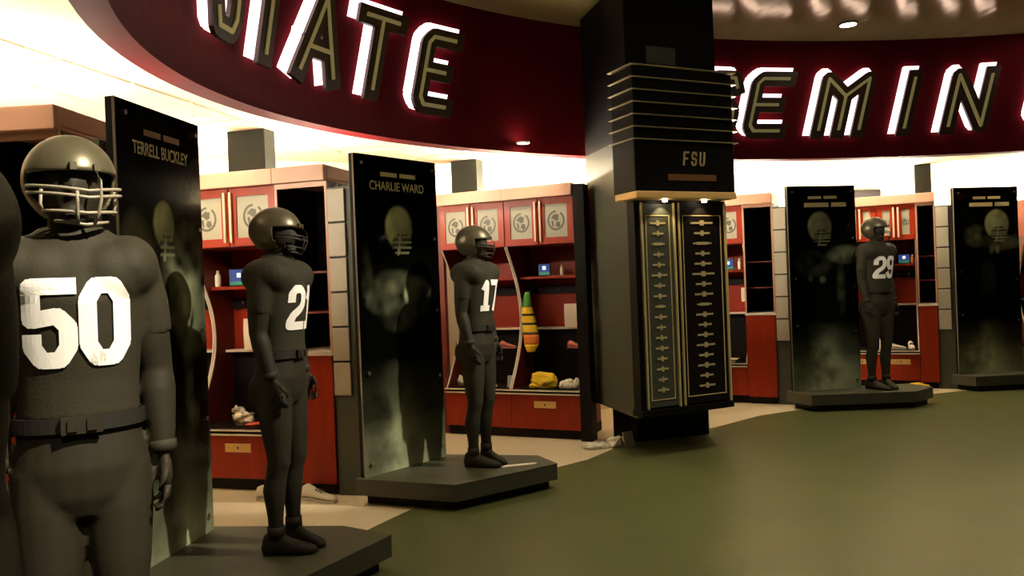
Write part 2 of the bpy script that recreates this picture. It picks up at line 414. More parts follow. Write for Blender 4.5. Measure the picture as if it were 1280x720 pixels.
def locker_bay(label, origin, rz, w, group, right_end=False, dark=False):
    t = thing('locker_bay', label, 'locker', (*origin, 0), rz, group)
    B().box(.02, w - .02, DEP - .02, DEP, .5, 1.98).build('back_panel', M['mahogany'], t)
    zs = [.5 + 1.48 * i / 24 for i in range(25)]
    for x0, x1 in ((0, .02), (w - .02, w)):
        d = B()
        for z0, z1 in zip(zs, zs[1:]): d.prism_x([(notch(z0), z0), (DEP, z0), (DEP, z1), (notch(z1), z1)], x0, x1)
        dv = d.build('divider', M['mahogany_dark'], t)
        e = B()
        for z0, z1 in zip(zs, zs[1:]):
            e.prism_x([(notch(z0) - .012, z0), (notch(z0), z0), (notch(z1), z1), (notch(z1) - .012, z1)], x0 + .004, x1 - .004)
        e.build('edge_trim', M['edge'], dv)
    # overhead cabinet
    B().box(0, w, .022, DEP, 1.98, 2.455).build('overhead_cabinet', M['mahogany'], t)
    dw = w / 2
    for k in (0, 1):
        x0 = k * dw + .006; x1 = (k + 1) * dw - .006; z0, z1 = 1.985, 2.45; fr = .065
        db = B().box(x0, x0 + fr, 0, .02, z0, z1).box(x1 - fr, x1, 0, .02, z0, z1).box(x0 + fr, x1 - fr, 0, .02, z0, z0 + fr).box(x0 + fr, x1 - fr, 0, .02, z1 - fr, z1)
        d = db.build('door', M['mahogany'], t)
        B().box(x0 + fr, x1 - fr, .010, .02, z0 + fr, z1 - fr).build('door_panel', M['emblem_bg'], d)
        e = link('emblem', EMB, M['emblem'], d, ((x0 + x1) / 2, .010, (z0 + z1) / 2)); s = min(1.25, (dw - .15) / .15); e.scale = (s, 1, s * 1.1)
        hx = x1 - .022 if k == 0 else x0 + .022
        bevel(B().box(hx - .011, hx + .011, -.028, -.012, z0 + .03, z1 - .03).box(hx - .006, hx + .006, -.014, 0, z0 + .05, z0 + .07).box(hx - .006, hx + .006, -.014, 0, z1 - .07, z1 - .05).build('handle', M['handle'], d), .003)
    crown(t, w, right_end)
    bevel(B().box(.02, w - .02, .30, DEP - .02, 1.635, 1.665).build('shelf', M['mahogany'], t))
    B().box(.02, w - .02, DEP - .05, DEP - .02, 1.47, 1.56).build('hook_rail', M['blackwood'], t)
    for k in range(3):
        x = w * (.2 + .3 * k); B().tube([(x, DEP - .05, 1.52), (x, DEP - .10, 1.515), (x, DEP - .115, 1.535)], .006, 6).build('hook', M['steel'], t)
    B().box(.02, w - .02, DEP - .16, DEP - .02, 1.09, 1.11).build('ledge', M['edge'], t)
    B().box(.02, w - .02, DEP - .06, DEP - .02, .505, 1.09).build('lower_back', M['blackwood'], t)
    # bench
    bevel(B().box(0, w, -.01, DEP, .455, .5).build('bench_seat', M['blackwood'], t))
    B().box(0, w, -.025, -.01, .487, .5).build('seat_trim', M['edge'], t)
    B().box(0, w, -.025, -.01, .452, .465).build('seat_trim', M['edge'], t)
    fr = B().box(.004, w - .004, .0, DEP, .10, .452).build('bench_front', M['mahogany'], t)
    B().box(w / 2 - .12, w / 2 + .12, -.006, 0, .315, .385).build('nameplate', M['brass'], fr)
    B().box(w / 2 - .008, w / 2 + .008, -.008, -.006, .34, .36).build('nameplate_mark', M['emblem'], fr)
    B().box(0, w, .05, DEP, 0, .10).build('toe_kick', M['blackwood'], t)
    return t
def tall_cabinet(label, origin, rz, w):
    t = thing('tall_cabinet', label, 'cabinet', (*origin, 0), rz, 'tall cabinets at the locker ends')
    for x0, x1 in ((0, .02), (w - .02, w)):
        sp = B().box(x0, x1, 0, DEP, .08, 2.455).build('side_panel', M['blackwood'], t)
        B().box(x0, x1, -.012, 0, 1.12, 2.455).build('edge_trim', M['crown'], sp)
    B().box(.02, w - .02, -.012, .02, 2.415, 2.455).build('head_rail', M['crown'], t)
    B().box(.02, w - .02, DEP - .02, DEP, .08, 2.455).build('back_panel', M['blackwood'], t)
    d = bevel(B().box(.005, w - .005, -.02, .0, .085, 1.09).build('door', M['mahogany'], t)); B().tube([(.04, -.02, 1.0), (.04, -.04, 1.0)], .012, 8).build('knob', M['steel'], d)
    B().box(0, w, -.03, DEP, 1.092, 1.12).build('counter', M['edge'], t)
    for z in (1.42, 1.74): B().box(.02, w - .02, .06, DEP - .02, z, z + .015).build('shelf', M['mahogany_dark'], t)
    B().box(.02, w - .02, .02, DEP - .02, .0, .08).build('toe_kick', M['blackwood'], t)
    crown(t, w, True)
    return t
TILE = B().box(.006, .15, -.022, 0, 0, .254).mesh('tile')
def tile_post(label, origin, rz):
    t = thing('tile_post', label, 'post', (*origin, 0), rz, 'posts faced with grey tiles')
    B().box(0, .20, 0, .5, 0, 2.40).build('post_core', M['post'], t)
    for k in range(6): bevel(link('tile', TILE, M['grey_tile'], t, (.0, 0, .78 + k * .270)), .004)
    return t
def cove(origin, rz, w, lab, strong=False):
    t = thing('cove_light', lab, 'light', (*origin, 2.475), rz, 'cove lights on top of the lockers')
    B().tube([(.06, .53, .05), (w - .06, .53, .05)], .018, 10).build('tube', M['cove_far' if strong else 'cove'], t, smooth=True)
    B().box(.04, w - .04, .505, .555, 0, .031).build('fitting', M['edge'], t)
def low_light(x, y, lab, watts=None):
    t = thing('ceiling_downlight', lab, 'downlight', (x, y, ZLOW - .012), 0, 'downlights over the locker fronts'); n = 16
    B().prism([(.05 * math.cos(2 * PI * i / n), .05 * math.sin(2 * PI * i / n)) for i in range(n)], -.008, 0).build('lens', M['lamp'], t)
    rg = B()
    for i in range(n):
        a0, a1 = 2 * PI * i / n, 2 * PI * (i + 1) / n
        rg.prism([(.05 * math.cos(a0), .05 * math.sin(a0)), (.066 * math.cos(a0), .066 * math.sin(a0)), (.066 * math.cos(a1), .066 * math.sin(a1)), (.05 * math.cos(a1), .05 * math.sin(a1))], -.011, .004)
    rg.build('trim_ring', M['edge'], t)
    spot('lamp_light', (0, 0, -.02), watts or LOCKER_DOWN, 125, t, .7, .05)

class Row:
    """one straight run of lockers: right front corner, angle; x runs to the right, y to the back"""
    def __init__(s, right, deg, total): s.a = R(deg); s.r = Vector(right); s.w = total; s.d = Vector((math.cos(s.a), math.sin(s.a))); s.n = Vector((-s.d.y, s.d.x)); s.o = s.r - s.d * total
    def p(s, x, y=0): q = s.o + s.d * x + s.n * y; return (q.x, q.y)
    def p3(s, x, y, z): return (*s.p(x, y), z)
RW = {}
def row(key, right, deg, bays, bw, tall, names, post=True):
    tw = tall
    r = Row(right, deg, bays * bw + tw); RW[key] = (r, bw)
    for i in range(bays): locker_bay(names[i], r.p(i * bw), r.a, bw, 'locker bays', right_end=(not tall and i == bays - 1))
    if tall: tall_cabinet(names[bays], r.p(bays * bw), r.a, tw)
    if post: tile_post(names[bays + 1], r.p(r.w + .0), r.a)
    cove(r.p(0), r.a, r.w, 'cove light tube on top of the ' + names[-1], key in 'CDEF')
    for i in range(bays):
        x, y = r.p((i + .5) * bw, -.30); low_light(x, y, 'recessed downlight before %s bay of the %s' % (('left', 'right')[i] if bays > 1 else 'single', names[-1]))
    if tall:
        x, y = r.p(bays * bw + tw / 2, -.34); low_light(x, y, 'recessed downlight before the tall cabinet of the ' + names[-1], LOCKER_DOWN * .5)
row('A', (-2.24, 4.03), -4, 2, .8, .38, ['left bay of the nearest lockers at the left frame edge', 'right bay of the nearest lockers behind the silver helmet', 'black tall cabinet behind the silver helmet at left', 'grey tile post beside the nearest lockers, behind the helmet', 'nearest lockers at left'])
row('B', (-1.41, 6.24), -16, 2, .87, .46, ['locker bay hidden behind the tall name panel at left', 'locker bay with silver bag on its bench, between the two left name panels', 'tall cabinet with long red door behind the twenty-one mannequin', 'grey tile post between the twenty-one mannequin and the second name panel', 'locker row behind the twenty-one mannequin'])
row('C', (.64, 7.98), -25, 2, .77, 0, ['locker bay directly behind the seventeen mannequin', 'locker bay with hanging striped towel and yellow cloth', 'locker row left of the dark column'], post=False)
row('D', (3.2, 9.74), -26, 1, .66, .36, ['locker bay right of the trophy column, partly hidden by it', 'tall cabinet with red door right of the trophy column', 'grey tile post right of the trophy column', 'locker row right of the column'])
row('F', (8.1, 10.55), -12, 1, .8, .36, ['locker bay right of the rightmost name panel, beyond the frame', 'tall cabinet beyond the right frame edge', 'grey tile post beyond the right frame edge', 'lockers beyond the right frame edge'])
row('E', (5.58, 10.50), -26, 2, .47, .23, ['locker bay hidden behind the third name panel', 'locker bay behind the twenty-nine mannequin at far right', 'tall cabinet with narrow red door at far right', 'grey tile post beside the rightmost name panel', 'far right locker row'])

low_light(-.30, .30, 'added unseen downlight over the mannequin cut by the left edge', 170)  # extra lamp out of view, added to brighten the near shoulder
# dark end panel closing row C against the column
r, bw = RW['C']
o = bevel(B().box(0, .12, -.03, .12, 0, 2.56).build('end_panel', M['blackwood'], None, r.p3(r.w + .004, 0, 0), r.a)); tag(o, 'black end panel between the striped towel locker and the column', 'panel')

o = B().box(-.30, -.004, .06, .12, 0, 2.56).build('filler_panel', M['mahogany_dark'], None, r.p3(0, 0, 0), r.a); tag(o, 'dark red filler panel between the second name panel and its right-hand lockers', 'panel')

# ceiling-height ducts standing on the lockers
def duct(p, rz, w, d, lab):
    t = thing('boxed_pier', lab, 'pier', p, rz, 'boxed piers above the lockers')
    bevel(B().box(-w / 2, w / 2, 0, d, .012, ZLOW - p[2]).build('casing', M['pier'], t)); B().box(-w / 2 - .012, w / 2 + .012, -.012, d, 0, .012).build('foot_trim', M['mahogany'], t)
r, bw = RW['B']; duct(r.p3(1.30, .28, 2.475), r.a, .36, .16, 'dark green boxed pier above the lockers behind the twenty-one mannequin')
r, bw = RW['C']; duct(r.p3(.16, .30, 2.475), r.a, .32, .16, 'dark boxed pier above the lockers behind the seventeen mannequin')
r, bw = RW['E']; duct(r.p3(1.05, .22, 2.475), r.a, .20, .16, 'grey boxed pier above the far right lockers')
# dark vents on the far wall
for k, (x, lab) in enumerate(((5.15, 'long dark slot vent on the far wall above the far right lockers'), (4.55, 'short dark slot vent on the far wall beside the third name panel'))):
    w = (.62, .3)[k]
    t = thing('wall_vent', lab, 'vent', (x, (11.74, 11.60)[k], 2.66), R((6.6, 18.4)[k]), 'slot vents on the far wall')
    B().box(-w / 2, w / 2, -.03, .04, -.11, .11).build('backing', M['black'], t)
    for j in range(3): B().box(-w / 2, w / 2, -.045, -.03, -.09 + j * .075, -.075 + j * .075).build('slat', M['blackwood'], t)

# ------------------------------------------------------------------ trophy column
COL = bpy.data.objects.new('trophy_column', None); C.objects.link(COL)
tag(COL, 'dark column with lettered cap and two tall plaque cases', 'column')
ce = R(25); ex = Vector((math.cos(ce), math.sin(ce))); en = Vector((math.sin(ce), -math.cos(ce)))     # along the front; out of the front
CO = Vector((1.10, 6.95))
COL.location = (CO.x, CO.y, 0); COL.rotation_euler[2] = ce
def cl(x, y):     # world -> column local
    d = Vector((x, y)) - CO; return (d.dot(ex), -d.dot(en))
core = [cl(.80, 8.15), cl(1.07, 7.06), cl(1.97, 7.48), cl(1.95, 8.6)]
B().prism(core, .36, 2.86).build('core', M['column'], COL)
B().prism(core, 2.86, ZTOP - .002).build('upper_core', M['black'], COL)  # black paints in the shade on the unlit top of the green-grey column
B().prism([cl(.98, 8.15), cl(1.17, 7.80), cl(1.93, 8.05), cl(1.9, 8.5)], 0, .36).build('plinth', M['black'], COL)
bevel(B().box(-.005, 1.0, -.005, .16, .385, .44).build('case_base', M['black'], COL))
B().box(.0, 1.0, .03, .14, .44, 2.28).build('case_back', M['black'], COL)
# cap
bevel(B().box(-.06, 1.02, -.10, .25, 2.345, 3.42).build('cap_box', M['black'], COL), .01)
for k in range(7): B().box(-.09, 1.05, -.13, .25, 2.79 + k * .106, 2.796 + k * .106).build('cap_fin', M['plaque'], COL)
B().box(.10, .40, -.106, -.1, 3.45, 3.60).build('cap_crest', M['post'], COL)
bevel(B().box(-.08, 1.0, -.14, .2, 2.285, 2.345).build('brass_ledge', M['brass'], COL), .006)
B().box(.28, .80, -.108, -.10, 2.445, 2.50).build('bronze_bar', M['bronze'], COL)
SWREF[0] = .022
x = .44
for ch in 'FSU':
    b = B()
    for pg in strokes(ch, .065, .13, .018): b.prism_y([(x + p.x + p.y * .1, 2.575 + p.y) for p in pg], -.106, -.10)
    b.build('cap_letter', M['gold'], COL); x += .088
# cases
PB = B().box(-.5, .5, -.006, 0, -.012, .012).box(-.09, .09, -.008, 0, -.032, .032).mesh('plaque')
PB2 = B().box(-.5, .5, -.006, 0, -.010, .010).box(-.3, .3, -.007, 0, -.018, .018).mesh('plaque')
for k, (x0, x1) in enumerate(((.05, .405), (.445, .975))):
    cb = B().box(x0, x1, .012, .03, .46, 2.25).build('case_panel', (M['post'], M['blackwood'])[k], COL)
    for xx in (x0, x1 - .012): B().box(xx, xx + .012, -.012, .012, .45, 2.26).build('case_rail', M['gold'], cb)
    for a, c in ((x0 + .05, x0 + .057), (x1 - .057, x1 - .05)): B().box(a, c, .006, .012, .52, 2.15).build('inlay_line', M['gold'], cb)
    for a in (.52, 2.143): B().box(x0 + .05, x1 - .05, .006, .012, a, a + .007).build('inlay_line', M['gold'], cb)
    for j in range(17):
        o = link('plaque', PB if j not in (2, 8) else PB2, M['plaque'], cb, ((x0 + x1) / 2, .012, 2.08 - j * .092)); w = (x1 - x0) * (.34 + .14 * ((j * 7) % 5) / 4) if j not in (0, 5) else (x1 - x0) * .58
        o.scale = (w * .8, 1, .72)
for k, x in enumerate((.27, .70)):
    h = B().tube([(x, -.055, 2.285), (x, -.055, 2.262)], .022, 12).build('spot_lamp', M['lamp'], COL)
    spot('case_light', (x, -.055, 2.25), 4, 100, COL, .5, .015, (1, .78, .42), (R(16), 0, 0))

# ------------------------------------------------------------------ name panels
def dist_ell(u, v, cu, cv, ru, rv, rot=0):
    du, dv = u - cu, (v - cv) * 2.75
    c, s = math.cos(rot), math.sin(rot); a, b_ = du * c + dv * s, -du * s + dv * c
    return math.sqrt((a / ru) ** 2 + (b_ / (rv * 2.75)) ** 2)
def sm(d, soft=.35): return max(0, min(1, (1 + soft - d) / soft)) if d > 1 else 1
def paint(kind, u, v):
    n1 = noise.fractal(Vector((u * 3 + kind * 9, v * 7, kind)), 1, 2, 4); n2 = noise.noise(Vector((u * 9, v * 22, kind * 5.3)))
    c = 0.002
    # smoke rising from the foot of the print
    top = (.30, .36, .34, .30)[kind]; cu = (.60, .45, .55, .5)[kind]
    sm_h = max(0, 1 - v / top)
    streak = math.exp(-((u - cu + .12 * n1) / (.16 + .5 * max(0, .22 - v))) ** 2)
    smoke = max(0, (.18 + .82 * streak) * (sm_h ** 1.15) * (1 + .75 * n1 + .25 * n2)) if v < top else 0
    c += .10 * smoke
    c += .028 * max(0, 1 - v / .17) ** .6 * (1 + .5 * n1)
    hu, hv = ((.50, .745), (.50, .775), (.46, .80), (.66, .80))[kind]
    hr = (.115, .15, .16, .17)[kind]
    k = (1, 1, .55, .5)[kind]
    d = dist_ell(u, v, hu, hv, hr, hr * .42)
    if d < 1.15: c += k * .17 * sm(d, .15) * (.45 + .8 * max(0, .5 - (u - hu) / hr * .5 + (v - hv) * 4)) * (1 + .5 * n2)
    # cage below the helmet
    d2 = dist_ell(u, v, hu + .03, hv - .055, hr * .8, hr * .26)
    if d2 < 1: c = c * .25 + (k * .09 if abs(((v * 60) % 1) - .5) < .16 or abs(u - hu - .03 - (v - hv) * .5) < .012 else 0)
    # shoulders and arms
    for su, sv, ru, rv, am in (((.78, .60, .22, .12, .085), (.17, .62, .17, .11, .085), (.60, .66, .12, .05, .05), (.35, .53, .10, .10, .04), (.74, .40, .05, .14, .03), (.80, .30, .05, .03, .06)),
                               ((.28, .555, .15, .045, .035), (.70, .55, .13, .05, .04), (.10, .62, .05, .07, .05), (.5, .49, .2, .04, .02), (.56, .555, .022, .02, .12), (.42, .60, .2, .03, .025)),
                               ((.82, .66, .2, .035, .045), (.35, .62, .2, .05, .012), (.75, .5, .05, .1, .015), (.48, .54, .04, .014, .03), (.30, .55, .03, .014, .02)),
                               ((.33, .74, .14, .045, .045), (.75, .70, .24, .03, .03), (.56, .665, .03, .018, .05), (.66, .665, .035, .018, .05), (.5, .5, .1, .1, .006)))[kind]:
        d = dist_ell(u, v, su, sv, ru, rv)
        if d < 1.5: c += am * sm(d, .5) * max(0, .6 + .5 * n1 + .6 * n2) * (.5 + .5 * max(0, 1 - d))
    g = max(.0015, c * 3.6 - .006)
    return (g * .95, g * 1.04, g * .62, 1)
pm = bpy.data.materials.new('panel_print'); pm.use_nodes = True
pb = pm.node_tree.nodes['Principled BSDF']; at = pm.node_tree.nodes.new('ShaderNodeVertexColor'); at.layer_name = 'print'
pm.node_tree.links.new(at.outputs[0], pb.inputs['Base Color']); pb.inputs['Roughness'].default_value = .12; pb.inputs['Specular IOR Level'].default_value = .12
def text_mesh(txt, size):
    cu = bpy.data.curves.new('txt', 'FONT'); cu.body = txt; cu.size = size; cu.align_x = 'CENTER'; cu.extrude = .0008; cu.offset = size * .012
    o = bpy.data.objects.new('txt', cu); C.objects.link(o); dg = bpy.context.evaluated_depsgraph_get(); dg.update()
    me = bpy.data.meshes.new_from_object(o.evaluated_get(dg)); bpy.data.objects.remove(o)
    me.transform(Matrix.Rotation(PI / 2, 4, 'X')); return me
BOLT = B().tube([(0, -.022, 0), (0, .0, 0)], .014, 12).mesh('bolt', False)
def name_panel(kind, L, Rr, z0, z1, label, name):
    L, Rr = Vector(L), Vector(Rr); d = Rr - L; w = d.length; h = z1 - z0
    t = thing('name_panel', label, 'panel', (L.x, L.y, z0), math.atan2(d.y, d.x), 'tall black name panels')
    bevel(B().box(-.004, w + .004, .012, .05, 0, h).build('backing_board', M['black'], t), .003)
    B().box(-.006, -.001, -.003, .011, 0, h).build('edge_strip', M['panel_edge'], t)
    nu, nv = 64, 176; v = []; f = []; cols = []
    for j in range(nv + 1):
        for i in range(nu + 1):
            v.append((w * i / nu, 0, h * j / nv)); cols.append(paint(kind, i / nu, j / nv))
    for j in range(nv):
        for i in range(nu): a = j * (nu + 1) + i; f.append((a, a + 1, a + nu + 2, a + nu + 1))
    k = len(v); nn = (nu + 1) * nv
    v += [(0, .011, 0), (w, .011, 0), (w, .011, h), (0, .011, h)]; cols += [(.003, .003, .003, 1)] * 4
    f += [(k + 3, k + 2, k + 1, k), (0, k, k + 1, nu), (nu, k + 1, k + 2, nn + nu), (nn + nu, k + 2, k + 3, nn), (nn, k + 3, k, 0)]
    me = bpy.data.meshes.new('print'); me.from_pydata(v, [], f)
    ca_ = me.color_attributes.new('print', 'FLOAT_COLOR', 'POINT'); ca_.data.foreach_set('color', [c for q in cols for c in q])
    pr = link('printed_sheet', me, pm, t)
    for bx_ in (.06, w - .06):
        for bz in (.10, h * .32, h * .55, h - .07) if bx_ < .1 else (.10, h * .28, h * .50, h * .74, h - .07): link('bolt', BOLT, M['steel'], t, (bx_, 0, bz))
    if name:
        tx = link('panel_name', text_mesh(name, .095), M['panel_text'], t, (w * .5, -.002, h - .26)); s = w * .66 / max(.01, tx.dimensions.x); tx.scale = (s, 1, 1)
    else:
        for x0, x1 in ((.24, .60), (.64, .86)): B().box(w * x0, w * x1, -.0025, -.001, h - .25, h - .20).build('panel_word', M['panel_text'], t)
    # small upper line, too small to read in the photograph
    for x0, n in ((.30, 6), (.53, 6)): B().box(w * x0, w * (x0 + n * .034 - .007), -.0025, -.001, h - .155, h - .122).build('panel_subtitle', M['bronze' if kind == 0 else 'panel_text'], t)
    return t
ZP = .20; ZPT = 2.61
name_panel(0, (-1.945, 3.99), (-1.835, 4.775), ZP, ZPT, 'tall black name panel between the silver helmet and the twenty-one mannequin', 'TERRELL BUCKLEY')
name_panel(1, (-1.135, 5.906), (-.593, 6.576), ZP, ZPT, 'tall black name panel behind the seventeen mannequin', 'CHARLIE WARD')
name_panel(2, (3.26, 9.37), (4.12, 9.53), ZP, ZPT, 'tall black name panel beside the twenty-nine mannequin', None)
name_panel(3, (5.72, 10.30), (6.62, 10.42), ZP, ZPT, 'tall black name panel at the right frame edge', None)

# ------------------------------------------------------------------ platforms
def platform(poly, lab):
    t = thing('display_platform', lab, 'platform', (0, 0, 0), 0, 'display platforms under the mannequins')
    c = Vector((sum(p[0] for p in poly) / len(poly), sum(p[1] for p in poly) / len(poly)))
    t.location = (c.x, c.y, 0)
    q = [(p[0] - c.x, p[1] - c.y) for p in poly]
    bevel(B().prism(q, .188, .20).build('top_sheet', M['plat_top'], t), .003)
    B().prism([(x * .995, y * .995) for x, y in q], .075, .188).build('rim', M['plat_side'], t)
    B().prism([(x * .9, y * .9) for x, y in q], .006, .075).build('plinth', M['black'], t)
platform([(-2.0, 3.93), (-1.95, 3.5), (-1.28, 3.55), (-.735, 4.538), (-1.051, 4.743), (-1.90, 4.84)], 'dark angular platform under the twenty-one mannequin')
platform([(-1.215, 5.918), (-.452, 5.614), (.299, 6.16), (.162, 6.472), (-.60, 6.65), (-.66, 6.62)], 'dark angular platform under the seventeen mannequin')
platform([(3.2, 9.47), (3.35, 9.08), (4.55, 9.08), (4.88, 9.35), (4.78, 9.70), (4.2, 9.66)], 'dark platform under the twenty-nine mannequin')
platform([(5.66, 10.38), (5.8, 10.08), (6.9, 10.15), (7.0, 10.4), (6.66, 10.54)], 'dark platform under the rightmost name panel')
platform([(-2.1, 1.75), (-1.3, 1.55), (-.62, 2.1), (-.7, 2.75), (-1.8, 2.95)], 'dark platform under the number fifty mannequin')
platform([(-1.7, .2), (-.9, .1), (-.3, .55), (-.35, 1.1), (-1.4, 1.3)], 'dark platform under the mannequin cut by the left edge')

# ------------------------------------------------------------------ mannequins
def build_mannequin(pose):
    """local frame: faces -y, feet at z = 0; returns a dict of meshes"""
    out = {}
    fwd, spread = pose
    b = B()
    b.zloft([(.80, 0, .01, .10, .09), (.86, 0, .012, .160, .118), (.94, 0, .012, .172, .128), (1.02, 0, .005, .155, .112), (1.12, 0, 0, .140, .098), (1.25, 0, 0, .135, .100), (1.40, 0, 0, .14, .105), (1.50, 0, .005, .12, .085), (1.555, 0, .01, .075, .065)])
    b.tube([(0, .012, 1.50), (0, .004, 1.58), (0, -.008, 1.68)], [.072, .064, .06], 14)
    b.ellipsoid((0, -.012, 1.715), (.078, .098, .118))
    b.ellipsoid((0, -.105, 1.70), (.016, .022, .024), 10, 6)                    # nose
    b.ellipsoid((0, -.085, 1.625), (.04, .03, .028), 10, 6)                     # chin
    feet = []
    for s in (-1, 1):
        a0 = (s * .15, .01, 1.475); a1 = (s * (.188 + spread), .03, 1.19); a2 = (s * (.193 + spread * 1.2), .03 - fwd, .945)
        mid = lambda p, q, t: tuple(p[i] * (1 - t) + q[i] * t for i in range(3))
        b.tube([a0, mid(a0, a1, .3), mid(a0, a1, .7), a1, mid(a1, a2, .25), mid(a1, a2, .6), a2], [.070, .070, .060, .047, .051, .043, .030], 14)
        hand = Vector(a2); dv = (Vector(a2) - Vector(a1)).normalized()
        pc = hand + dv * .055
        b.ellipsoid(tuple(pc), (.020, .042, .056), 12, 8)
        for k in range(4):                                                      # four fingers
            base = hand + dv * .09 + Vector((0, -.030 + k * .0205, 0)); L = (.072, .082, .076, .058)[k]
            p1 = base + dv * L * .45 + Vector((-s * .006, 0, 0)); p2 = base + dv * L * .8 + Vector((-s * .022, -.004, .004)); p3 = base + dv * L * .98 + Vector((-s * .038, -.006, .012))
            feet.append(([base, p1, p2, p3], [.0095, .009, .008, .006]))
        th0 = hand + dv * .03 + Vector((0, -.034, 0))
        feet.append(([th0, th0 + dv * .035 + Vector((-s * .012, -.016, 0)), th0 + dv * .07 + Vector((-s * .024, -.016, 0))], [.012, .0105, .008]))
        b.tube([(s * .084, .01, .93), (s * .086, .005, .82), (s * .088, -.005, .66), (s * .089, -.012, .50), (s * .090, .005, .42), (s * .091, .022, .34), (s * .092, .02, .2), (s * .093, .018, .085)],
               [.093, .096, .082, .060, .055, .061, .042, .037], 16)
        b.ellipsoid((s * .089, -.045, .505), (.045, .03, .06), 12, 8)           # knee pad
        b.ellipsoid((s * .1, .075, .88), (.082, .062, .09), 12, 8)              # buttock
    o = b.build('body', M['charcoal'])
    baked(o, [('r', 'REMESH', dict(mode='VOXEL', voxel_size=.0095)), ('s', 'SMOOTH', dict(factor=.5, iterations=4))])
    fb = B()
    for pts, rs in feet: fb.tube(pts, rs, 8)
    bm = bmesh.new(); bm.from_mesh(o.data); fm = fb.mesh('f', True); bm.from_mesh(fm); me = bpy.data.meshes.new('body'); bm.to_mesh(me); bm.free()
    me.materials.append(M['charcoal']); me.polygons.foreach_set('use_smooth', [True] * len(me.polygons)); out['body'] = me; bpy.data.objects.remove(o)
    # jersey with shoulder pads
    b = B()
    b.zloft([(1.075, 0, 0, .158, .118), (1.10, 0, 0, .154, .116), (1.18, 0, -.002, .156, .116), (1.29, 0, -.006, .168, .128), (1.40, 0, -.010, .178, .138), (1.50, 0, -.002, .175, .125), (1.56, 0, .005, .130, .098), (1.605, 0, .008, .082, .078)], 28)
    for s in (-1, 1):
        b.ellipsoid((s * .135, .0, 1.485), (.086, .138, .098)); b.ellipsoid((s * .085, -.07, 1.465), (.095, .072, .09)); b.ellipsoid((s * .09, .08, 1.48), (.095, .06, .085))
        b.tube([(s * .145, .005, 1.47), (s * (.175 + spread * .35), .012, 1.37), (s * (.185 + spread * .6), .02, 1.29)], [.080, .066, .058], 16)
    o = b.build('jersey', M['jersey'])
    baked(o, [('r', 'REMESH', dict(mode='VOXEL', voxel_size=.0095)), ('s', 'SMOOTH', dict(factor=.5, iterations=6))])
    out['jersey'] = o.data; bpy.data.objects.remove(o)
    # belt
    n = 40; v = []; f = []
    for i in range(n):
        a = 2 * PI * i / n
        for rr, z in ((0, 1.045), (.008, 1.045), (.008, 1.085), (0, 1.085)): v.append(((.158 + rr) * math.cos(a), .002 + (.114 + rr) * math.sin(a), z))
    for i in range(n):
        j = (i + 1) % n
        for k in range(4): f.append((i * 4 + k, j * 4 + k, j * 4 + (k + 1) % 4, i * 4 + (k + 1) % 4))
    out['belt'] = B().add(v, f).mesh('belt', False)
    out['buckle'] = B().box(-.05, .05, -.130, -.118, 1.042, 1.088).box(-.035, -.012, -.136, -.13, 1.05, 1.08).box(.012, .035, -.136, -.13, 1.05, 1.08).mesh('buckle')
    # wrist and elbow bands
    for s, nm in ((-1, 'band_r'), (1, 'band_l')):
        a1 = Vector((s * (.188 + spread), .03, 1.19)); a2 = Vector((s * (.193 + spread * 1.2), .03 - fwd, .945)); w0 = a1.lerp(a2, .86); w1 = a1.lerp(a2, .99)
        out[nm] = B().tube([w0, w0.lerp(w1, .5), w1], [.038, .0385, .036], 14).mesh('wristband', True)
    # shoes
    for s, nm in ((-1, 'shoe_r'), (1, 'shoe_l')):
        sp = R(14) * s; rg = []; n = 16
        prof = [(.085, .028, .055, .035), (.075, .036, .11, .0), (.04, .040, .125, 0), (.0, .040, .12, 0), (-.05, .043, .085, 0), (-.10, .047, .066, 0), (-.15, .044, .052, 0), (-.185, .030, .038, 0), (-.198, .012, .024, .006)]
        for y, hw, top, bot in prof:
            ring = []
            for k in range(n):
                a = 2 * PI * k / n; x = hw * math.cos(a) * (1 if math.sin(a) > 0 else 1.08); z = bot + (top - bot) * (.5 + .5 * math.sin(a)) if math.sin(a) > -.4 else bot
                ring.append((s * .093 + x * math.cos(sp) - y * math.sin(sp) * -1 * 1, y * math.cos(sp) + x * math.sin(sp) * .2, max(0.0, z)))
            rg.append(ring)
        sb = B().rings(rg); sb.tube([(s * .093, .02, .085), (s * .093, .02, .15)], [.047, .045], 16)
        out[nm] = sb.mesh('shoe', True)
    # helmet shell with the face opening
    bm = bmesh.new(); bmesh.ops.create_uvsphere(bm, u_segments=48, v_segments=32, radius=1)
    hc = Vector((0, .008, 1.735)); hr = Vector((.118, .142, .128))
    for v_ in bm.verts:
        p = v_.co.copy()
        if p.z < -.2: p.x *= 1 - .10 * (-p.z - .2); p.y *= 1 - .06 * (-p.z)
        v_.co = Vector((p.x * hr.x, p.y * hr.y, p.z * hr.z)) + hc
    rm = []
    for fc in bm.faces:
        c = fc.calc_center_median() - hc
        if c.z < -.105 or (c.y < -.015 - .25 * max(0, -c.z - .02) and c.z < .012) : rm.append(fc)
    bmesh.ops.delete(bm, geom=rm, context='FACES')
    me = bpy.data.meshes.new('helmet'); bm.to_mesh(me); bm.free(); me.materials.append(M['helmet'])
    o = link('helmet', me, M['helmet']); baked(o, [('so', 'SOLIDIFY', dict(thickness=.012, offset=-1)), ('sb', 'SUBSURF', dict(levels=1))]); out['helmet'] = o.data; bpy.data.objects.remove(o)
    ar = lambda r, z, a0, a1, y0=-.02, n=14, drop=0: [(r * 1.0 * math.sin(a0 + (a1 - a0) * i / n), y0 - r * 1.25 * math.cos(a0 + (a1 - a0) * i / n), z + drop * abs(i / n - .5) * 2) for i in range(n + 1)]
